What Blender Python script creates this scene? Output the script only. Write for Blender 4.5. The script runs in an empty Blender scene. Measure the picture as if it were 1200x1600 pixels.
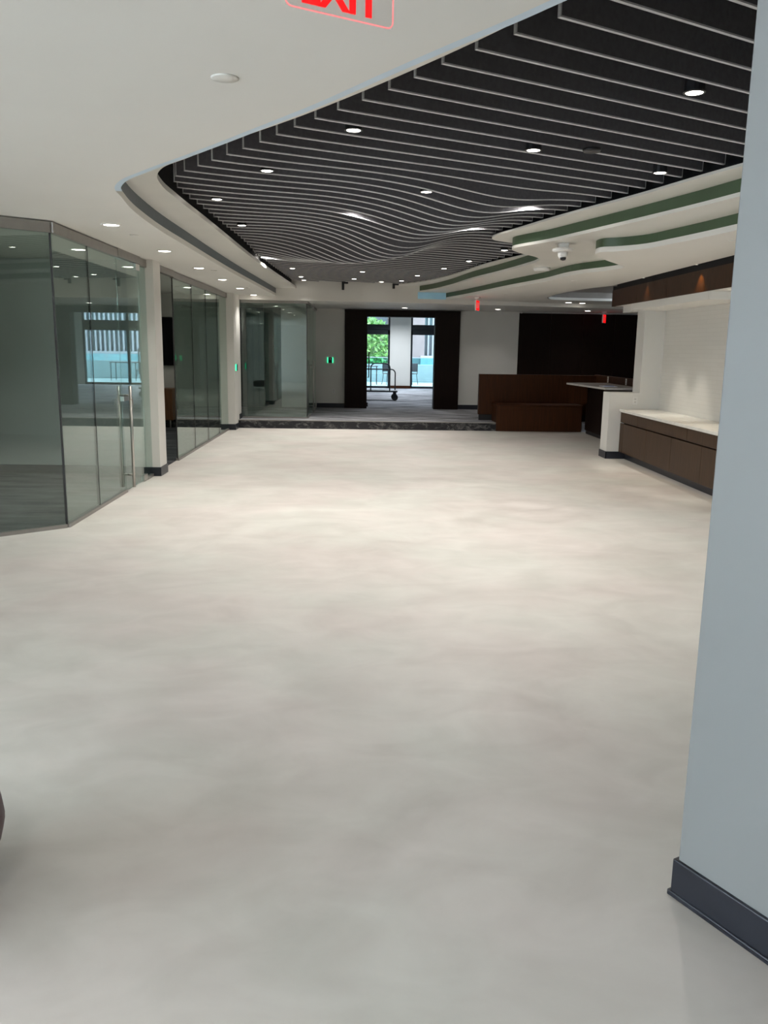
import bpy, bmesh, math, random
from mathutils import Vector, Matrix
random.seed(4)
S = bpy.context.scene
COL = S.collection
# ------------------------------------------------------------------ camera
H = 1.6
cam_d = bpy.data.cameras.new('camera')
cam_d.sensor_fit = 'VERTICAL'; cam_d.sensor_height = 24.0; cam_d.lens = 24.0 * 1300 / 1600
cam_d.clip_start = 0.02; cam_d.clip_end = 400
cam = bpy.data.objects.new('camera', cam_d); COL.objects.link(cam)
def cam_matrix(yaw, pitch, roll):
    r = Vector((math.cos(yaw), -math.sin(yaw), 0)); f = Vector((math.sin(yaw), math.cos(yaw), 0)); u = Vector((0, 0, 1))
    f2 = f * math.cos(pitch) - u * math.sin(pitch); u2 = u * math.cos(pitch) + f * math.sin(pitch)
    r3 = r * math.cos(roll) + u2 * math.sin(roll); u3 = u2 * math.cos(roll) - r * math.sin(roll)
    m = Matrix((r3, u3, -f2)).transposed().to_4x4(); m.translation = (0, 0, H)
    return m
cam.matrix_world = cam_matrix(.0286, .1938, .0148)
S.camera = cam
# ------------------------------------------------------------------ world, daylight, exposure
W = bpy.data.worlds.new('world'); S.world = W; W.use_nodes = True
bg = W.node_tree.nodes['Background']; bg.inputs[0].default_value = (.77, .88, 1.0, 1); bg.inputs[1].default_value = 5.5
S.view_settings.view_transform = 'Standard'; S.view_settings.look = 'None'
S.view_settings.exposure = 0.82; S.view_settings.gamma = 1.0; S.view_settings.use_curve_mapping = False
def area_light(name, loc, rot, sx, sy, power, color):
    l = bpy.data.lights.new(name, 'AREA'); l.shape = 'RECTANGLE'; l.size = sx; l.size_y = sy; l.energy = power; l.color = color
    o = bpy.data.objects.new(name, l); COL.objects.link(o); o.location = loc; o.rotation_euler = rot
    return o
# daylight entering by the side windows behind the photographer
area_light('window_daylight', (-6.55, -1.2, 1.4), (0, math.radians(-90), 0), 2.2, 6.0, 115, (.83, .885, 1.0))
# ------------------------------------------------------------------ materials
M = {}
def new_mat(name):
    m = bpy.data.materials.new(name); m.use_nodes = True; M[name] = m
    nt = m.node_tree; return m, nt, nt.nodes['Principled BSDF']
def mat(name, col, rough=.5, metal=0.0, var=.06, scale=6.0, bump=0.0, bscale=60.0, stretch=(1, 1, 1), spec=.5, detail=4):
    m, nt, b = new_mat(name)
    N, L = nt.nodes, nt.links
    tc = N.new('ShaderNodeTexCoord'); mp = N.new('ShaderNodeMapping'); mp.inputs['Scale'].default_value = stretch
    L.new(tc.outputs['Object'], mp.inputs['Vector'])
    nz = N.new('ShaderNodeTexNoise'); nz.inputs['Scale'].default_value = scale; nz.inputs['Detail'].default_value = detail
    L.new(mp.outputs[0], nz.inputs['Vector'])
    cr = N.new('ShaderNodeValToRGB'); cr.color_ramp.elements[0].position = .3; cr.color_ramp.elements[1].position = .7
    cr.color_ramp.elements[0].color = (*[max(0, c * (1 - var)) for c in col], 1); cr.color_ramp.elements[1].color = (*[min(1, c * (1 + var)) for c in col], 1)
    L.new(nz.outputs[0], cr.inputs[0]); L.new(cr.outputs[0], b.inputs['Base Color'])
    b.inputs['Roughness'].default_value = rough; b.inputs['Metallic'].default_value = metal
    b.inputs['Specular IOR Level'].default_value = spec
    if bump:
        n2 = N.new('ShaderNodeTexNoise'); n2.inputs['Scale'].default_value = bscale; n2.inputs['Detail'].default_value = 3
        L.new(mp.outputs[0], n2.inputs['Vector'])
        bp = N.new('ShaderNodeBump'); bp.inputs['Strength'].default_value = bump; bp.inputs['Distance'].default_value = .01
        L.new(n2.outputs[0], bp.inputs['Height']); L.new(bp.outputs[0], b.inputs['Normal'])
    return m
def emit(name, col, k):
    m, nt, b = new_mat(name)
    b.inputs['Base Color'].default_value = (*[c * .15 for c in col], 1); b.inputs['Emission Color'].default_value = (*col, 1); b.inputs['Emission Strength'].default_value = k
    return m
def glass(name, tint, ior=1.55, rough=0.0):
    m = bpy.data.materials.new(name); m.use_nodes = True; M[name] = m
    nt = m.node_tree; N, L = nt.nodes, nt.links
    N.remove(N['Principled BSDF']); out = N['Material Output']
    tr = N.new('ShaderNodeBsdfTransparent'); tr.inputs[0].default_value = (*tint, 1)
    gl = N.new('ShaderNodeBsdfGlossy'); gl.inputs['Roughness'].default_value = rough; gl.inputs[0].default_value = (.93, 1, .97, 1)
    g = N.new('ShaderNodeNewGeometry')
    mi = N.new('ShaderNodeMix'); mi.data_type = 'FLOAT'; mi.inputs[2].default_value = ior; mi.inputs[3].default_value = 1 / ior
    L.new(g.outputs['Backfacing'], mi.inputs[0])
    fr = N.new('ShaderNodeFresnel'); L.new(mi.outputs[0], fr.inputs[0])
    mx = N.new('ShaderNodeMixShader'); L.new(fr.outputs[0], mx.inputs[0]); L.new(tr.outputs[0], mx.inputs[1]); L.new(gl.outputs[0], mx.inputs[2])
    L.new(mx.outputs[0], out.inputs['Surface'])
    return m
mat('white_paint', (.69, .675, .635), .55, var=.02, scale=2, bump=.02, bscale=160)
mat('ceiling_paint', (.74, .725, .68), .6, var=.015, scale=1.5, bump=.015, bscale=140)
mat('cove_paint', (.72, .705, .655), .32, var=.03, scale=2.5)
mat('grey_wall', (.245, .25, .248), .5, var=.015, scale=2, bump=.015, bscale=160)
mat('taupe', (.26, .24, .22), .6)
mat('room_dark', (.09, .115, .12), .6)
mat('office_wall', (.56, .57, .56), .6, var=.02, scale=2)
mat('slate_paint', (.070, .090, .105), .45, var=.05, scale=4)
mat('green_paint', (.058, .098, .052), .45, var=.06, scale=4)
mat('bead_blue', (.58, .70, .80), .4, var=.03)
mat('window_reflection_blue', (.42, .76, 1.0), .4, var=.03)
mat('black_void', (.006, .006, .007), .9, var=.1)
mat('felt_dark', (.125, .122, .132), .9, var=.12, scale=40, bump=.1, bscale=300, spec=.15)
mat('felt_edge', (.66, .66, .66), .85, var=.06, scale=30, spec=.2)
mat('base_vinyl', (.015, .0175, .026), .38, var=.1, scale=8)
mat('wood_espresso', (.010, .0045, .003), .5, var=.25, scale=3, stretch=(14, 14, .8), detail=8, spec=.15)
mat('wood_walnut', (.056, .031, .0165), .45, var=.28, scale=3, stretch=(16, 16, .9), detail=8, spec=.22)
mat('wood_mahogany', (.050, .0155, .0042), .42, var=.25, scale=3, stretch=(12, 12, .8), detail=8, spec=.2)
mat('wood_soffit', (.038, .0155, .0062), .45, var=.28, scale=3, stretch=(1, 14, 2.2), detail=8, spec=.2)
mat('oak_brown', (.17, .075, .03), .45, var=.25, scale=3, stretch=(14, 14, 1), detail=6)
mat('quartz', (.74, .72, .66), .22, var=.05, scale=14)
mat('slab_stone', (.62, .60, .57), .25, var=.08, scale=16)
mat('steel', (.50, .48, .45), .32, metal=1, var=.04, scale=20)
mat('rail_metal', (.33, .315, .295), .42, metal=.75, var=.05, scale=12)
mat('frame_dark', (.018, .022, .028), .4, metal=.3, var=.08)
mat('rubber', (.02, .02, .022), .7, var=.1)
mat('black_plastic', (.012, .012, .014), .4, var=.1)
mat('white_plastic', (.74, .73, .70), .4, var=.02)
mat('screen_black', (.004, .004, .005), .12, var=.05)
mat('cart_steel', (.02, .024, .03), .45, metal=.5, var=.1)
mat('maroon', (.055, .012, .018), .5, var=.1)
mat('paper', (.75, .78, .85), .6, var=.03)
mat('paper_blue', (.25, .38, .7), .6, var=.05)
mat('terrace_stone', (.13, .21, .225), .7, var=.08, scale=3)
mat('brick_pale', (.15, .125, .125), .8, var=.1, scale=2)
mat('fin_white', (.22, .24, .27), .6, var=.03)
mat('leaf', (.03, .115, .014), .6, var=.35, scale=3)
mat('leaf_light', (.085, .20, .04), .6, var=.3, scale=3)
mat('bark', (.12, .09, .06), .8, var=.2)
mat('joint_dark', (.03, .03, .03), .7)
emit('lens_glow', (1.0, .93, .82), 9.0)
emit('red_glow', (1.0, .004, .006), .75)
emit('pink_edge', (1.0, .30, .30), .55)
emit('green_glow', (.05, 1.0, .42), 1.1)
emit('white_glow', (1.0, .95, .85), 1.0)
glass('office_glass', (.835, .895, .875), 1.72)
glass('window_glass', (.93, .97, .97), 1.45)
glass('rail_glass', (.55, .86, .90), 1.5)
glass('acrylic', (.96, .95, .95), 1.35)
# floor: brushed pale microcement
def floor_mat():
    m, nt, b = new_mat('microcement'); N, L = nt.nodes, nt.links
    tc = N.new('ShaderNodeTexCoord')
    mp = N.new('ShaderNodeMapping'); mp.inputs['Scale'].default_value = (.75, .75, 1); mp.inputs['Rotation'].default_value = (0, 0, .35)
    L.new(tc.outputs['Object'], mp.inputs[0])
    a = N.new('ShaderNodeTexNoise'); a.inputs['Scale'].default_value = 1.15; a.inputs['Detail'].default_value = 8; a.inputs['Roughness'].default_value = .55; a.inputs['Distortion'].default_value = 1.2
    L.new(mp.outputs[0], a.inputs[0])
    mp2 = N.new('ShaderNodeMapping'); mp2.inputs['Scale'].default_value = (1.0, 1.5, 1); mp2.inputs['Rotation'].default_value = (0, 0, -.25)
    L.new(tc.outputs['Object'], mp2.inputs[0])
    c = N.new('ShaderNodeTexNoise'); c.inputs['Scale'].default_value = 2.6; c.inputs['Detail'].default_value = 8; c.inputs['Distortion'].default_value = .8
    L.new(mp2.outputs[0], c.inputs[0])
    mx = N.new('ShaderNodeMix'); mx.data_type = 'FLOAT'; mx.inputs[0].default_value = .45
    L.new(a.outputs[0], mx.inputs[2]); L.new(c.outputs[0], mx.inputs[3])
    cr = N.new('ShaderNodeValToRGB'); e = cr.color_ramp.elements
    e[0].position = .30; e[0].color = (.515, .492, .462, 1); e[1].position = .66; e[1].color = (.685, .665, .635, 1)
    L.new(mx.outputs[0], cr.inputs[0])
    h = N.new('ShaderNodeTexNoise'); h.inputs['Scale'].default_value = .9; h.inputs['Detail'].default_value = 3; L.new(tc.outputs['Object'], h.inputs[0])
    hr = N.new('ShaderNodeValToRGB'); q = hr.color_ramp.elements; q[0].position = .38; q[0].color = (1.0, .955, .94, 1); q[1].position = .62; q[1].color = (.975, .985, .955, 1)
    L.new(h.outputs[0], hr.inputs[0])
    hm = N.new('ShaderNodeMix'); hm.data_type = 'RGBA'; hm.blend_type = 'MULTIPLY'; hm.inputs[0].default_value = 1
    L.new(cr.outputs[0], hm.inputs[6]); L.new(hr.outputs[0], hm.inputs[7]); L.new(hm.outputs[2], b.inputs['Base Color'])
    rr = N.new('ShaderNodeMapRange'); rr.inputs[3].default_value = .36; rr.inputs[4].default_value = .55
    L.new(c.outputs[0], rr.inputs[0]); L.new(rr.outputs[0], b.inputs['Roughness'])
    b.inputs['Specular IOR Level'].default_value = .35
    f = N.new('ShaderNodeTexNoise'); f.inputs['Scale'].default_value = 25; f.inputs['Detail'].default_value = 4; L.new(tc.outputs['Object'], f.inputs[0])
    bp = N.new('ShaderNodeBump'); bp.inputs['Strength'].default_value = .03; bp.inputs['Distance'].default_value = .01
    L.new(f.outputs[0], bp.inputs['Height']); L.new(bp.outputs[0], b.inputs['Normal'])
floor_mat()
def carpet_mat(name, c0, c1, sx, sy):
    m, nt, b = new_mat(name); N, L = nt.nodes, nt.links
    tc = N.new('ShaderNodeTexCoord'); mp = N.new('ShaderNodeMapping'); mp.inputs['Scale'].default_value = (sx, sy, 1)
    L.new(tc.outputs['Object'], mp.inputs[0])
    a = N.new('ShaderNodeTexNoise'); a.inputs['Scale'].default_value = 1; a.inputs['Detail'].default_value = 6; a.inputs['Roughness'].default_value = .65
    L.new(mp.outputs[0], a.inputs[0])
    cr = N.new('ShaderNodeValToRGB'); e = cr.color_ramp.elements; e[0].position = .36; e[0].color = (*c0, 1); e[1].position = .66; e[1].color = (*c1, 1)
    L.new(a.outputs[0], cr.inputs[0]); L.new(cr.outputs[0], b.inputs['Base Color'])
    b.inputs['Roughness'].default_value = .95; b.inputs['Specular IOR Level'].default_value = .1
    f = N.new('ShaderNodeTexNoise'); f.inputs['Scale'].default_value = 220; L.new(tc.outputs['Object'], f.inputs[0])
    bp = N.new('ShaderNodeBump'); bp.inputs['Strength'].default_value = .4; bp.inputs['Distance'].default_value = .01
    L.new(f.outputs[0], bp.inputs['Height']); L.new(bp.outputs[0], b.inputs['Normal'])
carpet_mat('carpet', (.07, .072, .082), (.42, .42, .44), 1.3, 8.0)
carpet_mat('carpet_dark', (.035, .037, .042), (.12, .12, .125), 1.3, 6.0)
def marble_mat():
    m, nt, b = new_mat('step_marble'); N, L = nt.nodes, nt.links
    tc = N.new('ShaderNodeTexCoord'); mp = N.new('ShaderNodeMapping'); mp.inputs['Scale'].default_value = (2.2, 2, 4); L.new(tc.outputs['Object'], mp.inputs[0])
    a = N.new('ShaderNodeTexNoise'); a.inputs['Scale'].default_value = 2.4; a.inputs['Detail'].default_value = 9; a.inputs['Roughness'].default_value = .75; a.inputs['Distortion'].default_value = .6
    L.new(mp.outputs[0], a.inputs[0])
    cr = N.new('ShaderNodeValToRGB'); e = cr.color_ramp.elements; e[0].position = .50; e[0].color = (.007, .008, .012, 1); e[1].position = .70; e[1].color = (.28, .27, .26, 1)
    L.new(a.outputs[0], cr.inputs[0]); L.new(cr.outputs[0], b.inputs['Base Color']); b.inputs['Roughness'].default_value = .6
marble_mat()
def tile_mat():
    m, nt, b = new_mat('stacked_tile'); N, L = nt.nodes, nt.links
    tc = N.new('ShaderNodeTexCoord'); sp = N.new('ShaderNodeSeparateXYZ'); cb = N.new('ShaderNodeCombineXYZ')
    L.new(tc.outputs['Object'], sp.inputs[0]); L.new(sp.outputs[1], cb.inputs[0]); L.new(sp.outputs[2], cb.inputs[1])
    br = N.new('ShaderNodeTexBrick'); br.inputs['Scale'].default_value = 1; br.inputs['Brick Width'].default_value = .45; br.inputs['Row Height'].default_value = .055
    br.inputs['Mortar Size'].default_value = .0025; br.inputs['Color1'].default_value = (.68, .66, .61, 1); br.inputs['Color2'].default_value = (.655, .635, .585, 1); br.inputs['Mortar'].default_value = (.61, .59, .54, 1)
    L.new(cb.outputs[0], br.inputs[0]); L.new(br.outputs[0], b.inputs['Base Color']); b.inputs['Roughness'].default_value = .38
    bp = N.new('ShaderNodeBump'); bp.inputs['Strength'].default_value = .12; bp.inputs['Distance'].default_value = .004; bp.invert = True
    L.new(br.outputs['Fac'], bp.inputs['Height']); L.new(bp.outputs[0], b.inputs['Normal'])
tile_mat()

# ------------------------------------------------------------------ helpers
def tag(o, label=None, cat=None, group=None, kind=None):
    if label: o['label'] = label
    if cat: o['category'] = cat
    if group: o['group'] = group
    if kind: o['kind'] = kind
    return o
def link(name, me, m, parent=None, smooth=False):
    if m: me.materials.append(M[m])
    o = bpy.data.objects.new(name, me); COL.objects.link(o)
    if parent: o.parent = parent
    if smooth:
        me.polygons.foreach_set('use_smooth', [True] * len(me.polygons))
    return o
def empty(name, label, cat, loc=(0, 0, 0), group=None, rz=0):
    o = bpy.data.objects.new(name, None); COL.objects.link(o); o.location = loc; o.rotation_euler = (0, 0, rz); o.empty_display_size = .1
    return tag(o, label, cat, group)
class MB:
    def __init__(s): s.v = []; s.f = []
    def add(s, v, f):
        n = len(s.v); s.v += [tuple(p) for p in v]; s.f += [tuple(i + n for i in q) for q in f]; return s
    def box(s, x0, x1, y0, y1, z0, z1):
        return s.add([(x0, y0, z0), (x1, y0, z0), (x1, y1, z0), (x0, y1, z0), (x0, y0, z1), (x1, y0, z1), (x1, y1, z1), (x0, y1, z1)],
                     [(3, 2, 1, 0), (4, 5, 6, 7), (0, 1, 5, 4), (1, 2, 6, 5), (2, 3, 7, 6), (3, 0, 4, 7)])
    def obox(s, a, b, t, z0, z1):
        a = Vector((a[0], a[1])); b = Vector((b[0], b[1])); d = (b - a).normalized(); n = Vector((-d.y, d.x)) * t / 2
        P = [a - n, b - n, b + n, a + n]
        return s.add([(p.x, p.y, z0) for p in P] + [(p.x, p.y, z1) for p in P], [(3, 2, 1, 0), (4, 5, 6, 7), (0, 1, 5, 4), (1, 2, 6, 5), (2, 3, 7, 6), (3, 0, 4, 7)])
    def prism(s, pts, z0, z1):
        n = len(pts)
        return s.add([(p[0], p[1], z0) for p in pts] + [(p[0], p[1], z1) for p in pts],
                     [tuple(range(n))[::-1], tuple(range(n, 2 * n))] + [(i, (i + 1) % n, n + (i + 1) % n, n + i) for i in range(n)])
    def lathe(s, prof, c=(0, 0, 0), seg=24):
        # prof: (radius, z) list, closed at both ends by small caps
        V = []; F = []
        for r, z in prof:
            for k in range(seg):
                a = 2 * math.pi * k / seg; V.append((c[0] + r * math.cos(a), c[1] + r * math.sin(a), c[2] + z))
        for i in range(len(prof) - 1):
            for k in range(seg):
                k2 = (k + 1) % seg; F.append((i * seg + k, i * seg + k2, (i + 1) * seg + k2, (i + 1) * seg + k))
        F.append(tuple(range(seg))[::-1]); F.append(tuple(range((len(prof) - 1) * seg, len(prof) * seg)))
        return s.add(V, F)
    def tube(s, path, r, seg=8):
        P = [Vector(p) for p in path]; V = []; F = []
        up = Vector((0, 0, 1)); prev = None
        for i, p in enumerate(P):
            t = (P[min(i + 1, len(P) - 1)] - P[max(i - 1, 0)]).normalized()
            if prev is None:
                ref = up if abs(t.z) < .9 else Vector((1, 0, 0)); n = t.cross(ref).normalized()
            else:
                n = (prev - t * prev.dot(t)).normalized()
            prev = n; b = t.cross(n)
            for k in range(seg):
                a = 2 * math.pi * k / seg; V.append(p + n * r * math.cos(a) + b * r * math.sin(a))
        for i in range(len(P) - 1):
            for k in range(seg):
                k2 = (k + 1) % seg; F.append((i * seg + k, i * seg + k2, (i + 1) * seg + k2, (i + 1) * seg + k))
        F.append(tuple(range(seg))[::-1]); F.append(tuple(range((len(P) - 1) * seg, len(P) * seg)))
        return s.add(V, F)
    def mesh(s, name):
        me = bpy.data.meshes.new(name); me.from_pydata(s.v, [], s.f); me.update()
        bm = bmesh.new(); bm.from_mesh(me); bmesh.ops.recalc_face_normals(bm, faces=bm.faces); bm.to_mesh(me); bm.free()
        return me
    def build(s, name, m, parent=None, bevel=0, smooth=False):
        o = link(name, s.mesh(name), m, parent, smooth)
        if bevel:
            b = o.modifiers.new('bevel', 'BEVEL'); b.width = bevel; b.segments = 2; b.limit_method = 'ANGLE'
        return o
def struct(o, label=None):
    o['kind'] = 'structure'
    if label: o['label'] = label
    return o
def curve_smooth(P, n=6):
    P = [Vector((p[0], p[1])) for p in P]; out = []
    for i in range(len(P) - 1):
        p0 = P[max(i - 1, 0)]; p1 = P[i]; p2 = P[i + 1]; p3 = P[min(i + 2, len(P) - 1)]
        # centripetal style tangents scaled by segment length
        d = (p2 - p1).length
        def tang(a, b, c):
            la = max((b - a).length, 1e-6); lb = max((c - b).length, 1e-6)
            if la < 1e-5: return (c - b) / lb
            if lb < 1e-5: return (b - a) / la
            return (((b - a) / la * lb + (c - b) / lb * la) / (la + lb))
        m1 = tang(p0, p1, p2) * d; m2 = tang(p1, p2, p3) * d
        for k in range(n):
            t = k / n; h = (2 * t**3 - 3 * t**2 + 1, t**3 - 2 * t**2 + t, -2 * t**3 + 3 * t**2, t**3 - t**2)
            out.append(p1 * h[0] + m1 * h[1] + p2 * h[2] + m2 * h[3])
    out.append(P[-1]); return [(p.x, p.y) for p in out]
def offset(P, d):
    out = []
    for i, p in enumerate(P):
        a = Vector(P[max(i - 1, 0)]); b = Vector(P[min(i + 1, len(P) - 1)]); t = (b - a).normalized()
        out.append((p[0] - t.y * d, p[1] + t.x * d))
    return out
def plate(name, outer, holes, z0, z1, m, parent=None):
    cu = bpy.data.curves.new(name, 'CURVE'); cu.dimensions = '2D'; cu.fill_mode = 'BOTH'; cu.extrude = (z1 - z0) / 2
    for loop in [outer] + holes:
        sp = cu.splines.new('POLY'); sp.points.add(len(loop) - 1); sp.use_cyclic_u = True
        for q, p in zip(sp.points, loop): q.co = (p[0], p[1], 0, 1)
    t = bpy.data.objects.new('tmp', cu); COL.objects.link(t)
    me = bpy.data.meshes.new_from_object(t.evaluated_get(bpy.context.evaluated_depsgraph_get()))
    bpy.data.objects.remove(t); bpy.data.curves.remove(cu)
    me.materials.clear(); me.name = name
    me.transform(Matrix.Translation((0, 0, (z0 + z1) / 2)))
    o = link(name, me, m, parent); return o
def ribbon(P, t, z0, z1):
    A = offset(P, t / 2); B = offset(P, -t / 2); n = len(P); b = MB(); V = []
    for i in range(n): V += [(*A[i], z0), (*B[i], z0), (*B[i], z1), (*A[i], z1)]
    F = []
    for i in range(n - 1):
        for k in range(4): F.append((4 * i + k, 4 * i + (k + 1) % 4, 4 * i + 4 + (k + 1) % 4, 4 * i + 4 + k))
    F += [(0, 1, 2, 3), tuple(4 * (n - 1) + k for k in (3, 2, 1, 0))]
    return b.add(V, F)
def text_mesh(txt, w, h, depth, extra=.0):
    cu = bpy.data.curves.new('t', 'FONT'); cu.body = txt; cu.extrude = depth / 2; cu.offset = extra
    t = bpy.data.objects.new('tmp', cu); COL.objects.link(t)
    me = bpy.data.meshes.new_from_object(t.evaluated_get(bpy.context.evaluated_depsgraph_get()))
    bpy.data.objects.remove(t); bpy.data.curves.remove(cu); me.materials.clear()
    xs = [v.co.x for v in me.vertices]; ys = [v.co.y for v in me.vertices]
    sx = w / (max(xs) - min(xs)); sy = h / (max(ys) - min(ys)); x0 = (max(xs) + min(xs)) / 2; y0 = min(ys)
    for v in me.vertices: v.co = Vector(((v.co.x - x0) * sx, v.co.z, (v.co.y - y0) * sy))
    return me
ORD = ['first', 'second', 'third', 'fourth', 'fifth', 'sixth', 'seventh', 'eighth', 'ninth', 'tenth', 'eleventh', 'twelfth']

# ------------------------------------------------------------------ plan
ZC, ZL, ZB, ZA, ZK, F = 2.60, 2.75, 2.735, 2.86, 2.52, .165
LIP = curve_smooth([(.78, 2.28), (.54, 2.64), (.45, 2.78), (.28, 3.02), (.07, 3.33), (-.18, 3.71), (-.50, 4.15), (-.91, 4.70), (-1.30, 5.20), (-1.51, 5.50), (-1.62, 5.76), (-1.67, 6.1), (-1.73, 6.53), (-1.785, 7.3), (-1.81, 9.2), (-1.81, 12.0), (-1.77, 14.4), (-1.72, 17.13)])
RING = curve_smooth([(1.05, 2.35), (.65, 3.04), (.43, 3.42), (.09, 3.95), (-.29, 4.49), (-.81, 5.15), (-1.13, 5.59), (-1.31, 5.83), (-1.42, 6.1), (-1.48, 6.5), (-1.49, 7.0), (-1.48, 8.2), (-1.46, 11.9), (-1.32, 17.13)])
AE = curve_smooth([(3.6, 2.4), (3.2, 3.8), (2.80, 5.2), (2.59, 5.94), (2.47, 6.34), (2.26, 7.11), (1.96, 8.02), (1.79, 8.6), (1.6, 9.31), (1.50, 9.65), (1.47, 9.88), (1.52, 10.08), (1.72, 10.28), (2.05, 10.55), (2.2, 10.85), (2.23, 11.3), (2.12, 11.85), (1.96, 12.39), (1.49, 15.09), (1.10, 16.5), (.66, 17.33)])
BE = curve_smooth([(3.9, 2.4), (3.4, 4.0), (2.95, 5.6), (2.77, 6.31), (2.66, 6.78), (2.43, 7.6), (2.12, 8.62), (1.93, 9.21), (1.76, 9.58), (1.70, 9.76), (1.71, 9.92), (1.79, 10.1), (1.94, 10.35), (2.1, 10.57), (2.21, 10.81), (2.25, 11.16), (2.20, 11.68), (2.03, 12.78), (1.8, 14.0), (1.57, 15.77), (1.30, 17.0), (1.14, 17.43)])
CE = curve_smooth([(4.2, 2.4), (3.75, 4.0), (3.35, 5.8), (3.08, 7.07), (2.99, 7.56), (2.88, 8.04), (2.74, 8.50), (2.56, 8.70), (2.44, 8.78), (2.42, 8.95), (2.54, 9.26), (2.75, 9.63), (2.95, 9.95), (3.12, 10.25), (3.13, 10.48), (3.02, 10.82), (2.84, 11.25), (2.66, 12.57), (2.41, 13.8), (2.12, 15.48), (1.78, 17.2), (1.70, 17.52)])
BULK = [(-6.6, 17.15), (-1.1, 17.12), (0, 17.2), (1.55, 17.5), (3.1, 17.8), (5.8, 18.4), (6.9, 18.62)]

# ------------------------------------------------------------------ setting: floors
struct(MB().box(-6.6, 6.9, -5.0, 16.76, -.12, 0).build('floor', 'microcement'), 'pale brushed microcement floor')
struct(MB().box(-6.6, 6.9, 16.78, 31.3, -.12, F).build('floor_platform', 'carpet'), 'raised grey striped carpet floor')
struct(MB().box(-6.6, 2.74, 16.755, 16.782, 0, F - .012).build('trim_1', 'step_marble'), 'dark mottled riser of the carpet step')
struct(MB().box(-6.6, 2.74, 16.75, 16.80, F - .012, F + .003).build('trim_2', 'rail_metal'), 'thin metal nosing of the carpet step')
off_pts = [(-4.2, 5.93), (-3.04, 6.93), (-2.62, 7.30), (-2.62, 16.7), (-6.5, 16.7), (-6.5, 5.93)]
struct(MB().prism(off_pts, -.02, .006).build('floor_office', 'carpet_dark'), 'dark grey office carpet behind the glass')
# ------------------------------------------------------------------ setting: ceilings
outer = [(-6.6, -5.0), (6.9, -5.0)] + BULK[:3:-1] + [(1.70, 17.52)] + CE[::-1] + LIP + [BULK[0]]
oval = curve_smooth([(3.83, 13.2), (3.65, 13.8), (3.54, 14.6), (3.50, 15.6), (3.57, 16.4), (3.76, 16.82), (4.26, 17.0), (5.2, 17.05)], 5) + [(5.2, 13.2)]
slot = [(3.83, 8.2), (3.83, 13.19), (4.9, 13.19), (4.9, 8.2)]
struct(plate('ceiling', outer, [oval, slot], ZC, ZC + .05, 'ceiling_paint'), 'white plasterboard ceiling with a curved opening')
ring_pts = RING + offset(LIP, .04)[::-1]
struct(plate('ceiling_ring', ring_pts, [], ZL, ZL + .04, 'cove_paint'), 'white inner ring of the curved opening')
struct(plate('ceiling_middle', BE + offset(CE, -.05)[::-1], [], ZB, ZB + .03, 'cove_paint'), 'white middle step of the curved ceiling')
struct(plate('ceiling_upper', AE + offset(BE, -.05)[::-1], [], ZA, ZA + .02, 'cove_paint'), 'white upper step of the curved ceiling')
struct(ribbon(offset(LIP, .012), .02, ZC + .012, ZL).build('trim_3', 'slate_paint', smooth=False), 'slate painted fascia of the curved opening')
struct(ribbon(offset(BE, -.012), .02, ZB + .012, ZA).build('trim_4', 'green_paint'), 'dark green upper fascia of the stepped ceiling')
struct(ribbon(offset(CE, -.012), .02, ZC + .012, ZB).build('trim_5', 'green_paint'), 'dark green lower fascia of the stepped ceiling')
bead = [p for p in LIP if p[1] < 5.9]
struct(ribbon(offset(bead, -.02), .04, ZC + .001, ZC + .009).build('trim_10', 'bead_blue'), 'pale blue edge bead of the near ceiling curve')
# dark plenum
struct(MB().box(-3.0, 5.2, 1.2, 18.0, 3.45, 3.5).build('ceiling_plenum', 'black_void'), 'black void above the baffles')
struct(ribbon(offset(RING, .10), .02, ZL + .04, 3.45).build('wall_plenum_west', 'black_void'), 'black side of the ceiling void')
struct(ribbon(offset(AE, -.13), .02, ZA + .02, 3.45).build('wall_plenum_east', 'black_void'), 'black side of the ceiling void by the green fascia')
struct(MB().box(.6, 4.4, 2.26, 2.30, 2.65, 3.45).build('wall_plenum_front', 'black_void'), 'black front of the ceiling void')
# oval recess lining and top
ov = oval[:-1]
struct(ribbon(offset(ov, .012), .02, ZC, ZC + .16).build('trim_6', 'taupe'), 'grey lining of the oval ceiling recess')
struct(MB().box(3.3, 5.3, 13.15, 17.2, ZC + .16, ZC + .19).build('ceiling_recess', 'taupe'), 'grey top of the oval ceiling recess')
# bulkhead and back ceiling
bk = MB().prism(BULK + [(6.9, 20.6), (-6.6, 20.6)], ZK, ZK + .04)
struct(bk.build('ceiling_back', 'ceiling_paint'), 'lower ceiling above the raised carpet')
struct(ribbon(offset(BULK, -.0), .05, ZK + .001, 3.45).build('wall_bulkhead', 'white_paint'), 'white bulkhead where the baffles end')
struct(MB().obox((1.12, 17.385), (1.70, 17.495), .012, ZC + .005, ZB).build('window_reflection_panel', 'window_reflection_blue'), 'blue window reflection painted as an end panel of the stepped ceiling')  # flat blue panel standing in for a window reflection on the ceiling
struct(MB().box(-6.6, 6.9, 20.6, 31.3, 3.0, 3.05).build('ceiling_corridor', 'ceiling_paint'), 'corridor ceiling beyond the portal')

# ------------------------------------------------------------------ setting: walls
def wall(name, m, label, *b):
    mb = MB()
    for q in b: mb.box(*q)
    return struct(mb.build(name, m), label)
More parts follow.
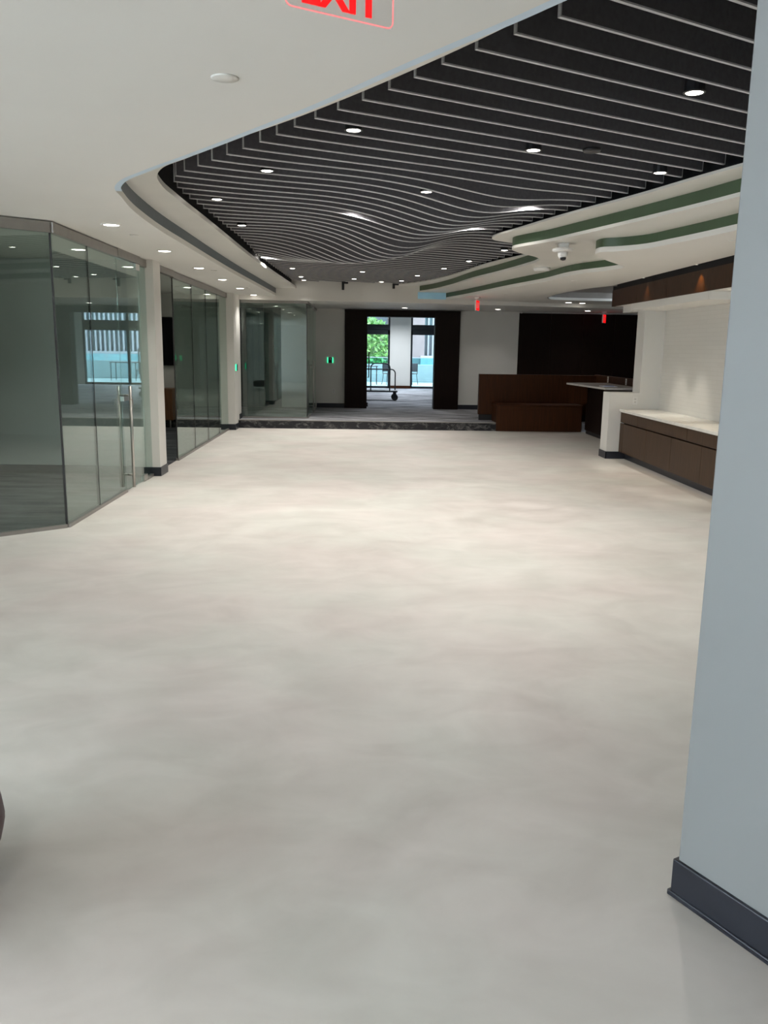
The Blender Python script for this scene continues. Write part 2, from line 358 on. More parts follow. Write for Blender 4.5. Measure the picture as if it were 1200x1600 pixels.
# grey wall end next to the photographer
blk = [(.955, 2.205), (1.62, 1.0), (6.9, 1.0), (6.9, 2.26), (.975, 2.235)]
struct(MB().prism(blk, 0, 3.0).build('wall_right', 'grey_wall', bevel=.004), 'blue grey painted wall end')
bb = MB().prism([(.940, 2.212), (1.608, .99), (1.63, 1.0), (.965, 2.225)], 0, .122)
bb.prism([(.932, 2.218), (1.600, .985), (1.63, 1.0), (.965, 2.235)], 0, .018)
struct(bb.build('baseboard_right', 'base_vinyl', bevel=.004), 'dark navy vinyl cove base of the grey wall')
wall('wall_far_right', 'white_paint', 'white side wall behind the wooden desk', (6.9, 7.0, -5, 20.6, 0, 2.6))
# rear glazed front (behind the photographer)
wall('wall_rear', 'white_paint', 'white wall behind the photographer', (-6.6, 6.9, -5.1, -5.0, 0, 2.6))
wall('wall_near_left', 'white_paint', 'white side wall with tall windows beside the entrance', (-6.7, -6.6, 1.9, 20.6, 0, 2.6), (-6.7, -6.6, -5.0, -4.3, 0, 2.6), (-6.7, -6.6, -4.3, 1.9, 2.5, 2.6), (-6.7, -6.6, -4.3, 1.9, 0, .25))
w3 = struct(bpy.data.objects.new('window_3', None), 'tall dark framed side windows beside the entrance'); COL.objects.link(w3)
fr = MB().box(-6.68, -6.62, -4.3, 1.9, .25, .31).box(-6.68, -6.62, -4.3, 1.9, 2.44, 2.5)
for k in range(5): fr.box(-6.68, -6.62, -4.33 + k * 1.55, -4.27 + k * 1.55, .31, 2.44)
fr.build('window_frame', 'frame_dark', w3)
for k in range(4): MB().box(-6.655, -6.645, -4.27 + k * 1.55, -2.78 + k * 1.55, .31, 2.44).build('pane', 'window_glass', w3)
# back wall
wall('wall_back_left', 'white_paint', 'white wall between the glass room and the dark portal', (-1.95, -.42, 20.5, 20.62, F, ZK))
wall('wall_back_right', 'white_paint', 'white wall between the dark portal and the dark panelling', (2.35, 3.78, 20.5, 20.62, F, ZK))
wall('wall_back_far', 'white_paint', 'wall carrying the dark panelling', (3.78, 6.9, 20.56, 20.62, F, ZK))
wall('baseboard_back_left', 'base_vinyl', 'dark base of the white back wall', (-1.10, -.42, 20.485, 20.5, F, F + .11))
wall('baseboard_back_right', 'base_vinyl', 'dark base of the white wall beside the portal', (2.36, 3.78, 20.485, 20.5, F, F + .11))
wall('wall_over_portal', 'white_paint', 'wall above the portal, corridor side', (-6.6, 6.9, 20.62, 20.66, ZK, 3.0), (-.5, 2.45, 20.5, 20.66, 2.505, 2.53))
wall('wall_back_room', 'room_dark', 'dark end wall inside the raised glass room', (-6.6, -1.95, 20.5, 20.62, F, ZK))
# corridor side walls and window facade
wall('wall_corridor', 'white_paint', 'white corridor side walls', (-5.0, -4.9, 20.66, 31.2, F, 3.0), (6.6, 6.7, 20.66, 31.2, F, 3.0))
wall('wall_facade', 'white_paint', 'white piers between the far windows', (1.02, 1.78, 31.1, 31.4, F, 3.0), (-4.9, -1.6, 31.1, 31.4, F, 3.0), (4.95, 6.6, 31.1, 31.4, F, 3.0), (-1.6, 1.02, 31.1, 31.4, 2.86, 3.0), (1.78, 4.95, 31.1, 31.4, 2.86, 3.0))
wall('baseboard_facade', 'wood_mahogany', 'brown base of the white pier', (1.0, 1.80, 31.06, 31.1, F, F + .10))
def window(n, x0, x1, bars):
    w = struct(bpy.data.objects.new('window_%d' % n, None)); COL.objects.link(w); w['label'] = 'dark framed far window with transom, %s the white pier' % ('before' if n == 1 else 'past')
    fr = MB(); y0, y1 = 31.14, 31.22
    fr.box(x0, x0 + .07, y0, y1, F, 2.86).box(x1 - .07, x1, y0, y1, F, 2.86).box(x0, x1, y0, y1, F, F + .08).box(x0, x1, y0, y1, 2.80, 2.86)
    fr.box(x0, x1, y0, y1, 2.11, 2.275).box(x0, x1, y0 - .02, y1, 2.295, 2.47).box(x0, x1, y0 + .03, y1, 2.275, 2.295)
    for b in bars: fr.box(b - .05, b + .05, y0, y1, F, 2.86)
    fr.build('window_frame', 'frame_dark', w)
    xs = [x0 + .07] + [q for b in bars for q in (b - .05, b + .05)] + [x1 - .07]
    for i in range(0, len(xs), 2):
        MB().box(xs[i], xs[i + 1], 31.175, 31.185, F + .08, 2.11).build('pane', 'window_glass', w)
        MB().box(xs[i], xs[i + 1], 31.175, 31.185, 2.47, 2.80).build('pane', 'window_glass', w)
window(1, -1.6, 1.02, [-.3])
window(2, 1.78, 4.95, [3.32])

# ------------------------------------------------------------------ baffle ceiling
TH = math.radians(30); DU = Vector((math.cos(TH), math.sin(TH))); DN = Vector((-math.sin(TH), math.cos(TH)))
V0, DV, BT, BTOP = 2.6929, .23214, .015, 3.16
LEFT_END = curve_smooth([(1.75, 2.33), (1.3, 2.75), (.95, 3.2), (.76, 3.55), (.64, 3.71), (.37, 4.1), (.14, 4.5), (-.14, 4.9), (-.42, 5.3), (-.65, 5.66), (-.92, 6.04), (-1.21, 6.45), (-1.36, 6.66), (-1.48, 6.92), (-1.53, 7.2), (-1.55, 7.6), (-1.53, 8.2), (-1.52, 9.1), (-1.50, 12.0), (-1.36, 17.08)])
poly = LEFT_END + [(-.9, 17.08), (0, 17.14), (.66, 17.27)] + offset(AE, -.03)[::-1][1:]
def interp(x, P):
    if x <= P[0][0]: return P[0][1]
    for (a, b), (c, d) in zip(P, P[1:]):
        if x <= c:
            t = (x - a) / (c - a); t = t * t * (3 - 2 * t) if False else t
            return b + (d - b) * t
    return P[-1][1]
AMP = [(5.25, 0), (5.48, .02), (5.71, .065), (5.94, .09), (6.2, .11), (6.6, .125), (7.1, .13), (7.6, .14), (8.0, .15), (8.3, .195), (8.8, .225), (9.3, .23), (9.9, .21), (10.4, .17), (10.9, .10), (11.4, .04), (12, 0)]
UC = [(5.4, 4.62), (5.94, 4.75), (6.4, 4.82), (6.9, 4.95), (7.6, 5.08), (8.3, 5.32), (9.0, 5.55), (10.0, 5.6), (11.5, 5.6)]
def zb(u, v):
    z = 2.885 + .011 * (min(max(u, 2.4), 5.2) - 2.4) * (1 if v < 9 else max(0, 1 - (v - 9) / 3))
    a = interp(v, AMP)
    if a > 0:
        t = u - interp(v, UC); w = .62 if t < 0 else .55
        z += -a * math.exp(-(t / w) ** 2) + .12 * a * math.exp(-((t + 1.35) / .55) ** 2)
    return z
def crossings(v):
    out = []
    n = len(poly)
    for i in range(n):
        a = Vector(poly[i]); b = Vector(poly[(i + 1) % n]); va = a.dot(DN) - v; vb = b.dot(DN) - v
        if (va < 0) != (vb < 0):
            t = va / (va - vb); out.append((a + (b - a) * t).dot(DU))
    return sorted(out)
baf = empty('baffle_ceiling', 'wavy ceiling of dark charcoal felt baffles with pale lower edges', 'baffle ceiling', (0, 0, 0))
def P3(u, v, z): p = DU * u + DN * v; return (p.x, p.y, z)
for i in range(-4, 66):
    v = V0 + DV * i; cr = crossings(v)
    for k in range(0, len(cr) - 1, 2):
        u0, u1 = cr[k], cr[k + 1]
        if u1 - u0 < .12: continue
        n = max(2, int((u1 - u0) / .09)); us = [u0 + (u1 - u0) * j / n for j in range(n + 1)]
        zs = [zb(u, v) for u in us]
        Vv = []; Fv = []
        for u, z in zip(us, zs):
            Vv += [P3(u, v - BT / 2, z), P3(u, v + BT / 2, z), P3(u, v + BT / 2, BTOP), P3(u, v - BT / 2, BTOP)]
        for j in range(n):
            for q in range(4): Fv.append((4 * j + q, 4 * j + (q + 1) % 4, 4 * j + 4 + (q + 1) % 4, 4 * j + 4 + q))
        Fv += [(0, 1, 2, 3), (4 * n, 4 * n + 3, 4 * n + 2, 4 * n + 1)]
        bo = MB().add(Vv, Fv).build('baffle', 'felt_dark', baf)
        # pale edge band: along the bottom and up both ends
        path = [(u0 - .004, BTOP)] + [(u0 - .004, zs[0] - .004)] + [(u, z - .004) for u, z in zip(us[1:-1], zs[1:-1])] + [(u1 + .004, zs[-1] - .004), (u1 + .004, BTOP)]
        inn = [(u0 + .002, BTOP)] + [(u0 + .002, zs[0] + .003)] + [(u, z + .003) for u, z in zip(us[1:-1], zs[1:-1])] + [(u1 - .002, zs[-1] + .003), (u1 - .002, BTOP)]
        Vv = []; Fv = []; hb = BT / 2 + .001
        for (ua, za), (ub, zc) in zip(path, inn):
            Vv += [P3(ua, v - hb, za), P3(ua, v + hb, za), P3(ub, v + hb, zc), P3(ub, v - hb, zc)]
        for j in range(len(path) - 1):
            for q in range(4): Fv.append((4 * j + q, 4 * j + (q + 1) % 4, 4 * j + 4 + (q + 1) % 4, 4 * j + 4 + q))
        m_ = len(path) - 1; Fv += [(0, 1, 2, 3), (4 * m_, 4 * m_ + 3, 4 * m_ + 2, 4 * m_ + 1)]
        MB().add(Vv, Fv).build('edge_band', 'felt_edge', bo)

# ------------------------------------------------------------------ downlights
def downlight(x, y, z, r, power, label, group, angle=125, blend=.9, hang=0.0, color=(1.0, .96, .905)):
    t = empty('downlight', label, 'downlight', (x, y, z), group)
    trim = MB().lathe([(r * .86, .0), (r * .9, -.006), (r * 1.12, -.004), (r * 1.15, 0.0)], seg=20)
    trim.build('trim_ring', 'white_plastic' if not hang else 'black_plastic', t, smooth=True)
    if hang: MB().lathe([(r * 1.05, .002), (r * 1.05, hang)], seg=16).build('housing', 'black_plastic', t, smooth=False)
    MB().lathe([(r * .86, -.004), (r * .5, -.008), (.004, -.009)], seg=20).build('lens', 'lens_glow', t, smooth=True)
    l = bpy.data.lights.new('downlight_lamp', 'SPOT'); l.energy = power; l.color = color; l.spot_size = math.radians(angle); l.spot_blend = blend; l.shadow_soft_size = r * .8
    o = bpy.data.objects.new('downlight_lamp', l); COL.objects.link(o); o.parent = t; o.location = (0, 0, -.015)
    return t
for k in range(6):
    downlight(-2.14, [7.46, 9.4, 11.33, 13.2, 15.07, 16.93][k], ZC,   .075, 32, '%s white downlight in the row along the glass offices, from the glass corner' % ORD[k], 'downlights along the glass offices')
for k, (x, y) in enumerate([(.96, 19.46), (3.08, 19.4), (5.15, 19.44)]):
    downlight(x, y, ZK, .075, 26, 'downlight in the low back ceiling ' + ['in front of the dark portal', 'in front of the white wall past the portal', 'in front of the dark panelling'][k], 'downlights of the low back ceiling')
for k, (x, y) in enumerate([(4.28, 17.7), (4.62, 17.9)]):
    downlight(x, y, ZC, .075, 12, 'downlight behind the oval recess, ' + ['further from', 'closer to'][k] + ' the wooden soffit', 'downlights behind the oval recess')
# lights hung level with the baffles, (x, y) then row name
BL = [(1.61, 4.55), (2.14, 6.39), (1.07, 5.82), (-.04, 5.31), (-.72, 6.58), (-1.3, 7.84), (-1.28, 9.4), (.52, 7.3), (-.08, 8.6), (.25, 11.9), (1.6, 7.9), (1.24, 9.4), (-1.33, 12.6), (-1.18, 14.38), (-1.15, 16.0), (-1.12, 16.75), (-.05, 14.84), (-.17, 16.3), (.71, 16.6), (.40, 16.8), (1.89, 11.2), (1.6, 12.66), (1.28, 13.97), (.99, 15.3)]
BLN = ['by the grey wall end', 'close to the first green fascia bend', 'before the dip, toward the green fascia', 'closest to the curved lip', 'second from the curved lip', 'at the bend of the white ring', 'past the bend of the white ring', 'just in front of the first dip', 'on the slope of the wave', 'behind the lowest wave', 'on the rising wave by the green fascia', 'behind the wave by the ceiling bay', 'where the wave dies out by the slate fascia', 'toward the end of the slate fascia', 'near the end of the slate fascia', 'last one beside the slate fascia', 'in the flat baffles past the dip', 'in the flat baffles near the bulkhead', 'near the bulkhead by the white tip', 'closest to the bulkhead', 'inside the ceiling bay', 'just past the ceiling bay', 'two past the ceiling bay', 'three past the ceiling bay']
for (x, y), nme in zip(BL, BLN):
    p = Vector((x, y)); u = p.dot(DU); v = p.dot(DN); v = V0 + DV * (math.floor((v - V0) / DV) + .5)
    q = DU * u + DN * v
    wave = 'wave' in nme
    downlight(q.x, q.y, 2.955 if wave else 2.888, .05, 75 if wave else 42, 'small round downlight between dark baffles, ' + nme, 'downlights between the baffles', hang=.18, angle=165 if wave else 95 if (q.y > 15.5 or q.x < -.9) else 140)
# lights over the entrance, out of the picture
for k, (x, y) in enumerate([(-3.6, 3.2), (-3.6, .2), (-.8, .0), (-.8, -2.8)]):
    downlight(x, y, ZC, .075, 62, 'downlight over the entrance floor, ' + ['closest to the glass corner', 'by the side wall', 'above the photographer', 'by the entrance glazing'][k], 'downlights over the entrance')
downlight(-4.2, 8.4, ZC, .075, 62, 'unseen fill lamp added inside the glass corner office', 'downlights inside the office')  # added lamp, out of view, lifts the dim corner office
for k, y in enumerate([22.4, 25.0, 27.6, 29.6]):  # added cool lamps, hidden by the portal, brighten the corridor carpet and pier
    downlight(1.25, y, 3.0, .075, [130, 190, 260, 300][k], 'unseen fill lamp added in the corridor beyond the portal, %s from the portal' % ORD[k], 'added corridor fill lamps', color=(.84, .92, 1.0), angle=150)
for k, (x, y) in enumerate([(-4.2, 13.0), (-4.2, 15.6)]):
    downlight(x, y, ZC, .075, 16, 'downlight inside the office with the screen, ' + ['by its partition', 'by its screen'][k], 'downlights inside the office')

# ------------------------------------------------------------------ glass offices
GX = -2.6
def glass_front(name, label, segs, rails, z0=0.0, ztop=ZC - .01, ceil_h=.085, seams=()):
    t = empty(name, label, 'glass partition', (segs[0][0][0], segs[0][0][1], z0)); ox, oy = segs[0][0]
    def L(p): return (p[0] - ox, p[1] - oy)
    for a, b in segs: MB().obox(L(a), L(b), .012, .03, ztop - z0 - ceil_h + .01).build('pane', 'office_glass', t)
    for a, b in rails:
        MB().obox(L(a), L(b), .05, ztop - z0 - ceil_h, ztop - z0).build('head_channel', 'rail_metal', t)
        MB().obox(L(a), L(b), .045, 0, .032).build('floor_channel', 'rail_metal', t)
    for p in seams: MB().box(p[0] - ox - .008, p[0] - ox + .008, p[1] - oy - .005, p[1] - oy + .005, .03, ztop - z0 - ceil_h).build('joint', 'joint_dark', t)
    return t
C0 = (-2.61, 7.30); N0 = (-4.3, 5.845)
glass_front('glass_partition', 'floor to ceiling glass corner of the office beside the white column', [(N0, (-2.617, 7.294)), ((GX, 7.306), (GX, 8.215)), ((GX, 8.225), (GX, 9.155)), ((GX, 10.055), (GX, 10.34))],
            [(N0, C0), ((GX, 7.30), (GX, 9.16)), ((GX, 10.05), (GX, 10.34))], seams=[(-2.606, 7.30), (GX, 8.22)])
def patch_door(name, label, y0, y1, x, ang=0, hinge='far', z0=0.0, ztop=2.51):
    hy = y1 if hinge == 'far' else y0
    t = empty(name, label, 'glass door', (x, hy, z0)); t.rotation_euler = (0, 0, ang); w = y1 - y0; sgn = -1 if hinge == 'far' else 1
    def Y(a): return sgn * a   # distance from the hinge
    def bx(mb, x0, x1, a, b, z, zz): return mb.box(x0, x1, min(Y(a), Y(b)), max(Y(a), Y(b)), z, zz)
    bx(MB(), -.006, .006, .005, w - .005, .012, ztop - z0 - .01).build('door_pane', 'office_glass', t)
    bx(MB(), -.02, .02, 0, .16, 0.006, .075).build('patch_fitting', 'steel', t)
    bx(MB(), -.02, .02, 0, .16, ztop - z0 - .07, ztop - z0).build('patch_fitting', 'steel', t)
    for sx in (-1, 1):
        b = MB().tube([(sx * .065, Y(w - .10), .04), (sx * .065, Y(w - .10), 1.16)], .016, 10)
        h = b.build('pull_bar', 'steel', t, smooth=True)
        for z in (.18, 1.06):
            MB().tube([(0, Y(w - .10), z), (sx * .065, Y(w - .10), z)], .009, 8).build('standoff', 'steel', h, smooth=True)
    bx(MB(), -.022, .022, w - .20, w - .005, 1.00, 1.045).build('lock_bar', 'steel', t)
    MB().tube([(.07, Y(w - .05), 1.02), (.10, Y(w - .05), 1.02), (.10, Y(w - .05), .95)], .006, 6).build('key', 'steel', t)
    return t
patch_door('glass_door', 'closed glass office door with long steel pull bars', 9.165, 10.045, GX)
struct(MB().box(-2.63, -2.57, 9.16, 10.05, 2.515, ZC - .002).build('trim_8', 'rail_metal'), 'metal head over the glass office door')
wall('wall_column', 'white_paint', 'white column between the two glass offices', (-2.82, -2.5, 10.35, 10.70, 0, ZC))
wall('baseboard_column', 'base_vinyl', 'dark base of the white column', (-2.835, -2.488, 10.338, 10.712, 0, .11))
wall('wall_partition', 'office_wall', 'partition between the two glass offices', (-6.5, -2.82, 10.46, 10.60, 0, ZC))
wall('baseboard_partition', 'base_vinyl', 'dark base inside the corner office', (-6.5, -2.84, 10.44, 10.46, 0, .11))
glass_front('glass_partition', 'four pane glass front of the office between the two white columns', [((GX, 11.80), (GX, 13.07)), ((GX, 13.08), (GX, 14.22)), ((GX, 14.23), (GX, 15.32)), ((GX, 15.33), (GX, 16.33))],
            [((GX, 11.79), (GX, 16.34))], seams=[(GX, 11.795), (GX, 13.075), (GX, 14.225), (GX, 15.325)])
struct(MB().box(-2.63, -2.57, 10.715, 11.78, 2.515, ZC - .002).build('trim_9', 'rail_metal'), 'metal head over the open glass door')
patch_door('glass_door', 'glass office door standing open beside the white column', 10.76, 11.76, GX, ang=math.radians(86), hinge='near')
wall('wall_left_end', 'white_paint', 'white wall end beside the carpet step', (-2.75, -2.46, 16.35, 17.2, 0, ZC))
wall('baseboard_left', 'base_vinyl', 'dark base of the white wall end', (-2.76, -2.447, 16.337, 17.21, 0, .11), (-2.76, -2.447, 16.9, 17.21, F, F + .1))
wall('wall_screen', 'white_paint', 'white office wall behind the screen', (-6.5, -2.75, 17.0, 17.1, 0, ZC))
wall('wall_office_side', 'office_wall', 'far side wall of the glass offices', (-6.55, -6.45, 5.9, 17.0, 0, ZC))
wall('wall_office_near', 'office_wall', 'near end wall of the corner office', (-6.5, -4.3, 5.8, 5.9, 0, ZC))
# raised glass room
glass_front('glass_partition', 'raised glass corner room standing on the carpet step', [((-2.44, 17.24), (-1.99, 17.24)), ((-1.98, 17.24), (-1.125, 17.24)), ((-1.12, 17.25), (-1.12, 18.30))],
            [((-2.44, 17.24), (-1.12, 17.24)), ((-1.12, 17.24), (-1.12, 18.30))], z0=F, ztop=ZK - .005, ceil_h=.05, seams=[(-1.12, 17.245)])
patch_door('glass_door', 'glass door with slim pull bars on the raised room', 18.32, 19.42, -1.12, z0=F, ztop=ZK - .03)
glass_front('glass_partition', 'narrow fixed glass strip against the white back wall', [((-1.12, 19.44), (-1.12, 20.48))], [((-1.12, 19.44), (-1.12, 20.48))], z0=F, ztop=ZK - .005, ceil_h=.05)
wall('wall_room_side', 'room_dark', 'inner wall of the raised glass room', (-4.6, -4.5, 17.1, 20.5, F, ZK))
# screen and credenza in the office
tv = empty('wall_screen_display', 'black flat screen on the white office wall', 'screen', (-4.35, 16.97, 1.68))
MB().box(-.66, .62, -.045, .03, -.47, .47).build('casing', 'black_plastic', tv, bevel=.006)
MB().box(-.645, .605, -.049, -.046, -.455, .455).build('display_panel', 'screen_black', tv)
cz = empty('credenza', 'brown wooden credenza on slim legs under the screen', 'credenza', (-4.4, 16.72, 0))
MB().box(-.9, .7, -.24, .24, .16, .77).build('body', 'oak_brown', cz, bevel=.004)
for k in range(3): MB().box(-.88 + k * .525, -.37 + k * .525, -.256, -.242, .18, .75).build('door', 'oak_brown', cz, bevel=.003)
for sx in (-.84, .64):
    for sy in (-.2, .2): MB().tube([(sx, sy, .0065), (sx, sy, .17)], .014, 8).build('leg', 'steel', cz)
# access readers
def reader(label, loc, rz):
    t = empty('access_reader', label, 'access reader', loc, rz=rz)
    MB().box(-.045, .045, -.03, 0, -.065, .065).build('body', 'black_plastic', t, bevel=.008)
    for s_ in (-1, 1): MB().box(s_ * .06 - .008, s_ * .06 + .008, -.022, 0, -.065, .065).build('light_strip', 'green_glow', t, bevel=.004)
    MB().box(-.02, .02, -.033, -.03, .0, .035).build('sensor', 'screen_black', t)
    return t
reader('green lit access reader on the white wall end by the step', (-2.46, 16.55, 1.20), math.radians(90))
reader('green lit access reader on the white wall beside the portal', (-.77, 20.5, 1.31), 0)
def outlet(label, loc, rz, sw=False):
    t = empty('wall_plate', label, 'wall plate', loc, rz=rz)
    MB().box(-.037, .037, -.006, 0, -.058, .058).build('plate', 'white_plastic', t, bevel=.002)
    for dz in (-.022, .022): MB().box(-.015, .015, -.008, -.006, dz - .013, dz + .013).build('socket', 'slab_stone', t)
    return t
outlet('white wall plate low on the white wall by the glass room', (-.69, 20.5, .57), 0)
outlet('white wall plate on the pier between the far windows', (1.33, 31.1, .55), 0)

# ------------------------------------------------------------------ dark portal and panelling
pt = empty('wood_portal', 'very dark wooden portal framing the corridor opening', 'portal', (.96, 20.5, F))
ox, oy, oz = .96, 20.5, F
MB().box(-.42 - ox, .12 - ox, -.10, .26, 0, 2.505 - oz).build('side_panel', 'wood_espresso', pt, bevel=.004)
MB().box(1.75 - ox, 2.35 - ox, -.10, .26, 0, 2.505 - oz).build('side_panel', 'wood_espresso', pt, bevel=.004)
MB().box(.12 - ox, 1.75 - ox, -.10, .26, 2.35 - oz, 2.505 - oz).build('header', 'wood_espresso', pt, bevel=.004)
MB().tube([(.135 - ox, -.06, .75), (.165 - ox, -.06, .75), (.165 - ox, -.06, 1.35), (.135 - ox, -.06, 1.35)], .014, 8).build('pull_handle', 'black_plastic', pt, smooth=True)
MB().box(.12 - ox, .15 - ox, -.05, .0, .04, .14).build('door_stop', 'black_plastic', pt)
pn = empty('wood_panelling', 'tall very dark wood panelling behind the bench', 'wall panelling', (5.3, 20.5, F))
for k in range(4):
    x0 = 3.78 + k * .78 - 5.3; MB().box(x0 + .002, x0 + .776, 0, .055, 0, ZK - F - .03).build('panel', 'wood_espresso', pn, bevel=.003)
MB().box(3.78 - 5.3, 3.78 + 4 * .78 - 5.3,   .03, .054, 0, ZK - F - .03).build('backing', 'black_void', pn)

# ------------------------------------------------------------------ bench, desk
bn = empty('bench', 'reddish brown wooden bench with a tall back beside the carpet step', 'bench', (2.42, 17.45, 0))
ox, oy = 2.42, 17.45
MB().box(2.43 - ox, 4.86 - ox, 17.36 - oy, 17.5 - oy, F + .12, 1.115).build('backrest', 'wood_mahogany', bn, bevel=.004)
MB().box(2.45 - ox, 4.84 - ox, 17.39 - oy, 17.48 - oy, F, F + .12).build('plinth', 'black_plastic', bn)
MB().box(2.71 - ox, 4.44 - ox, 16.72 - oy, 17.355 - oy, .0, .515).build('seat_box', 'wood_mahogany', bn, bevel=.004)
MB().box(2.70 - ox, 4.45 - ox, 16.71 - oy, 17.355 - oy, .518, .54).build('seat_top', 'wood_mahogany', bn, bevel=.004)
MB().box(4.86 - ox, 4.94 - ox, 13.6 - oy, 17.5 - oy, .0, 1.13).build('side_screen', 'wood_mahogany', bn, bevel=.004)
dk = empty('standing_desk', 'standing height counter with thin stone top and dark base', 'desk', (4.5, 15.3, 0))
ox, oy = 4.5, 15.3
MB().prism([(4.45 - ox, 16.5 - oy), (4.45 - ox, 13.9 - oy), (4.84 - ox, 13.9 - oy), (4.84 - ox, 16.5 - oy)], .07, .965).build('base', 'wood_espresso', dk, bevel=.003)
MB().box(4.47 - ox, 4.83 - ox, 13.92 - oy, 16.48 - oy, 0, .07).build('toe_kick', 'black_plastic', dk)
MB().prism([(4.0 - ox, 16.36 - oy), (4.14 - ox, 14.2 - oy), (4.84 - ox, 14.2 - oy), (4.84 - ox, 16.5 - oy), (4.3 - ox, 16.5 - oy)], .967, 1.0).build('stone_top', 'slab_stone', dk, bevel=.004)
MB().prism([(4.10 - ox, 16.40 - oy), (4.44 - ox, 16.40 - oy), (4.44 - ox, 16.46 - oy), (4.3 - ox, 16.46 - oy)], .60, .966).build('bracket', 'wood_mahogany', dk)
pb = tag(MB().box(4.22, 4.46, 14.55, 14.85, 1.001, 1.012).build('paper_stack', 'paper', bevel=.002), 'small stack of white papers on the standing desk', 'papers')
pc = tag(MB().prism([(4.26, 14.6), (4.40, 14.56), (4.44, 14.78), (4.30, 14.82)], 1.0125, 1.016).build('folded_leaflet', 'paper_blue'), 'blue leaflet lying on the white papers', 'leaflet')
for k, (y, m_) in enumerate([(16.5, 0), (15.35, 0)]):
    outlet('lit white wall plate on the desk screen, ' + ['toward the bench', 'toward the white wall'][k], (4.858, y, 1.065), math.radians(-90))

# ------------------------------------------------------------------ niche with counter
wall('wall_pony', 'white_paint', 'low white wall at the end of the counter', (3.74, 4.19, 12.56, 12.9, 0, 1.0), (4.19, 6.9, 12.56, 12.9, 0, 2.295))
bbp = MB().box(3.728, 4.02, 12.548, 12.56, 0, .11).box(3.728, 3.74, 12.548, 12.91, 0, .11).box(3.728, 4.4, 12.9, 12.912, 0, .11)
struct(bbp.build('baseboard_pony', 'base_vinyl'), 'dark base of the low white wall')
struct(MB().box(4.5, 4.6, 2.3, 12.56, 0, ZC).build('wall_tile', 'stacked_tile'), 'pale stacked tile wall of the counter niche')
cb = empty('base_cabinet', 'long dark walnut base cabinet under the pale counter', 'cabinet', (4.2, 10.5, 0))
ox, oy = 4.2, 10.5; ys0, ys1 = 8.2, 12.55
MB().box(3.985 - ox, 4.49 - ox, ys0 - oy, ys1 - oy, .11, .71).build('body', 'joint_dark', cb)
MB().box(4.02 - ox, 4.48 - ox, ys0 - oy, ys1 - oy, 0, .108).build('toe_kick', 'base_vinyl', cb)
MB().box(3.925 - ox, 3.94 - ox, 12.40 - oy, ys1 - oy, .112, .545).build('filler_strip', 'wood_walnut', cb, bevel=.001)
e = [12.39, 11.38, 10.42, 9.46, 8.5]
for a, b in zip(e[1:], e): MB().box(3.925 - ox, 3.985 - ox, a + .003 - oy, b - .003 - oy, .112, .545).build('door', 'wood_walnut', cb, bevel=.002)
e = [12.548, 11.76, 9.93, 8.25]
for a, b in zip(e[1:], e): MB().box(3.925 - ox, 3.985 - ox, a + .003 - oy, b - .003 - oy, .562, .71).build('drawer_front', 'wood_walnut', cb, bevel=.002)
ct = tag(MB().box(3.90, 4.497, 8.2, 12.555, .715, .755).build('countertop', 'quartz', bevel=.004), 'pale quartz countertop on the walnut cabinet', 'countertop')
outlet('white wall plate on the low white wall above the countertop', (4.13, 12.56, .885), 0)
# wood soffit
so = empty('wood_soffit', 'dark walnut soffit boxed above the counter niche', 'soffit', (4.2, 10.8, 2.3))
ox, oy, oz = 4.2, 10.8, 2.3
e = [13.4, 12.2, 11.0, 9.8, 8.6, 8.2]
for a, b in zip(e[1:], e): MB().box(3.925 - ox, 3.945 - ox, a + .0015 - oy, b - .0015 - oy, 0, .25).build('front_panel', 'wood_soffit', so)
MB().box(3.945 - ox, 4.16 - ox, 13.38 - oy, 13.4 - oy, 0, .25).build('end_panel', 'wood_soffit', so)
MB().box(3.946 - ox, 4.495 - ox, 8.2 - oy, 13.37 - oy, .004, .03).build('underside', 'ceiling_paint', so)
MB().box(3.965 - ox, 4.495 - ox, 9.75 - oy, 12.55 - oy, -.09, .003).build('dropped_box', 'ceiling_paint', so)
MB().box(3.93 - ox, 3.96 - ox, 8.2 - oy, 13.39 - oy, .251, .44).build('shadow_gap', 'black_void', so)
MB().box(3.83 - ox, 5.2 - ox, 8.2 - oy, 13.3 - oy, .44, .46).build('dark_cover', 'black_void', so)
wall('wall_soffit_end', 'white_paint', 'white strip below the soffit end', (4.10, 6.9, 12.9, 13.36, 2.21, 2.303))
def spot(name, label, loc, target, power, ang, color, body='black_plastic'):
    t = empty(name, label, 'spotlight', loc)
    if body: MB().lathe([(.028, .0), (.03, .004), (.03, .05), (.022, .055)], seg=14).build('housing', body, t, smooth=True)
    else: MB().lathe([(.024, 0), (.026, -.0015), (.032, -.001), (.033, 0)], seg=14).build('trim_ring', 'white_plastic', t)
    MB().lathe([(.024, -.0005), (.004, -.001)], seg=14).build('lens', 'white_glow', t)
    l = bpy.data.lights.new('spot_lamp', 'SPOT'); l.energy = power; l.color = color; l.spot_size = math.radians(ang); l.spot_blend = .5; l.shadow_soft_size = .02
    o = bpy.data.objects.new('spot_lamp', l); COL.objects.link(o); o.parent = t; o.location = (0, 0, -.006)
    o.rotation_mode = 'QUATERNION'; o.rotation_quaternion = (Vector(target) - Vector(loc)).to_track_quat('-Z', 'Y')
    return t
spot('recessed_spot', 'small warm spot in the dark slot above the soffit, by the grey wall end', (3.85, 9.9, 2.605), (3.852, 9.9, 2.2), 11.0, 80, (1, .6, .18))
spot('recessed_spot', 'small warm spot in the dark slot above the soffit, by its free end', (3.85, 11.75, 2.605), (3.852, 11.75, 2.2), 4.5, 76, (1, .62, .22))
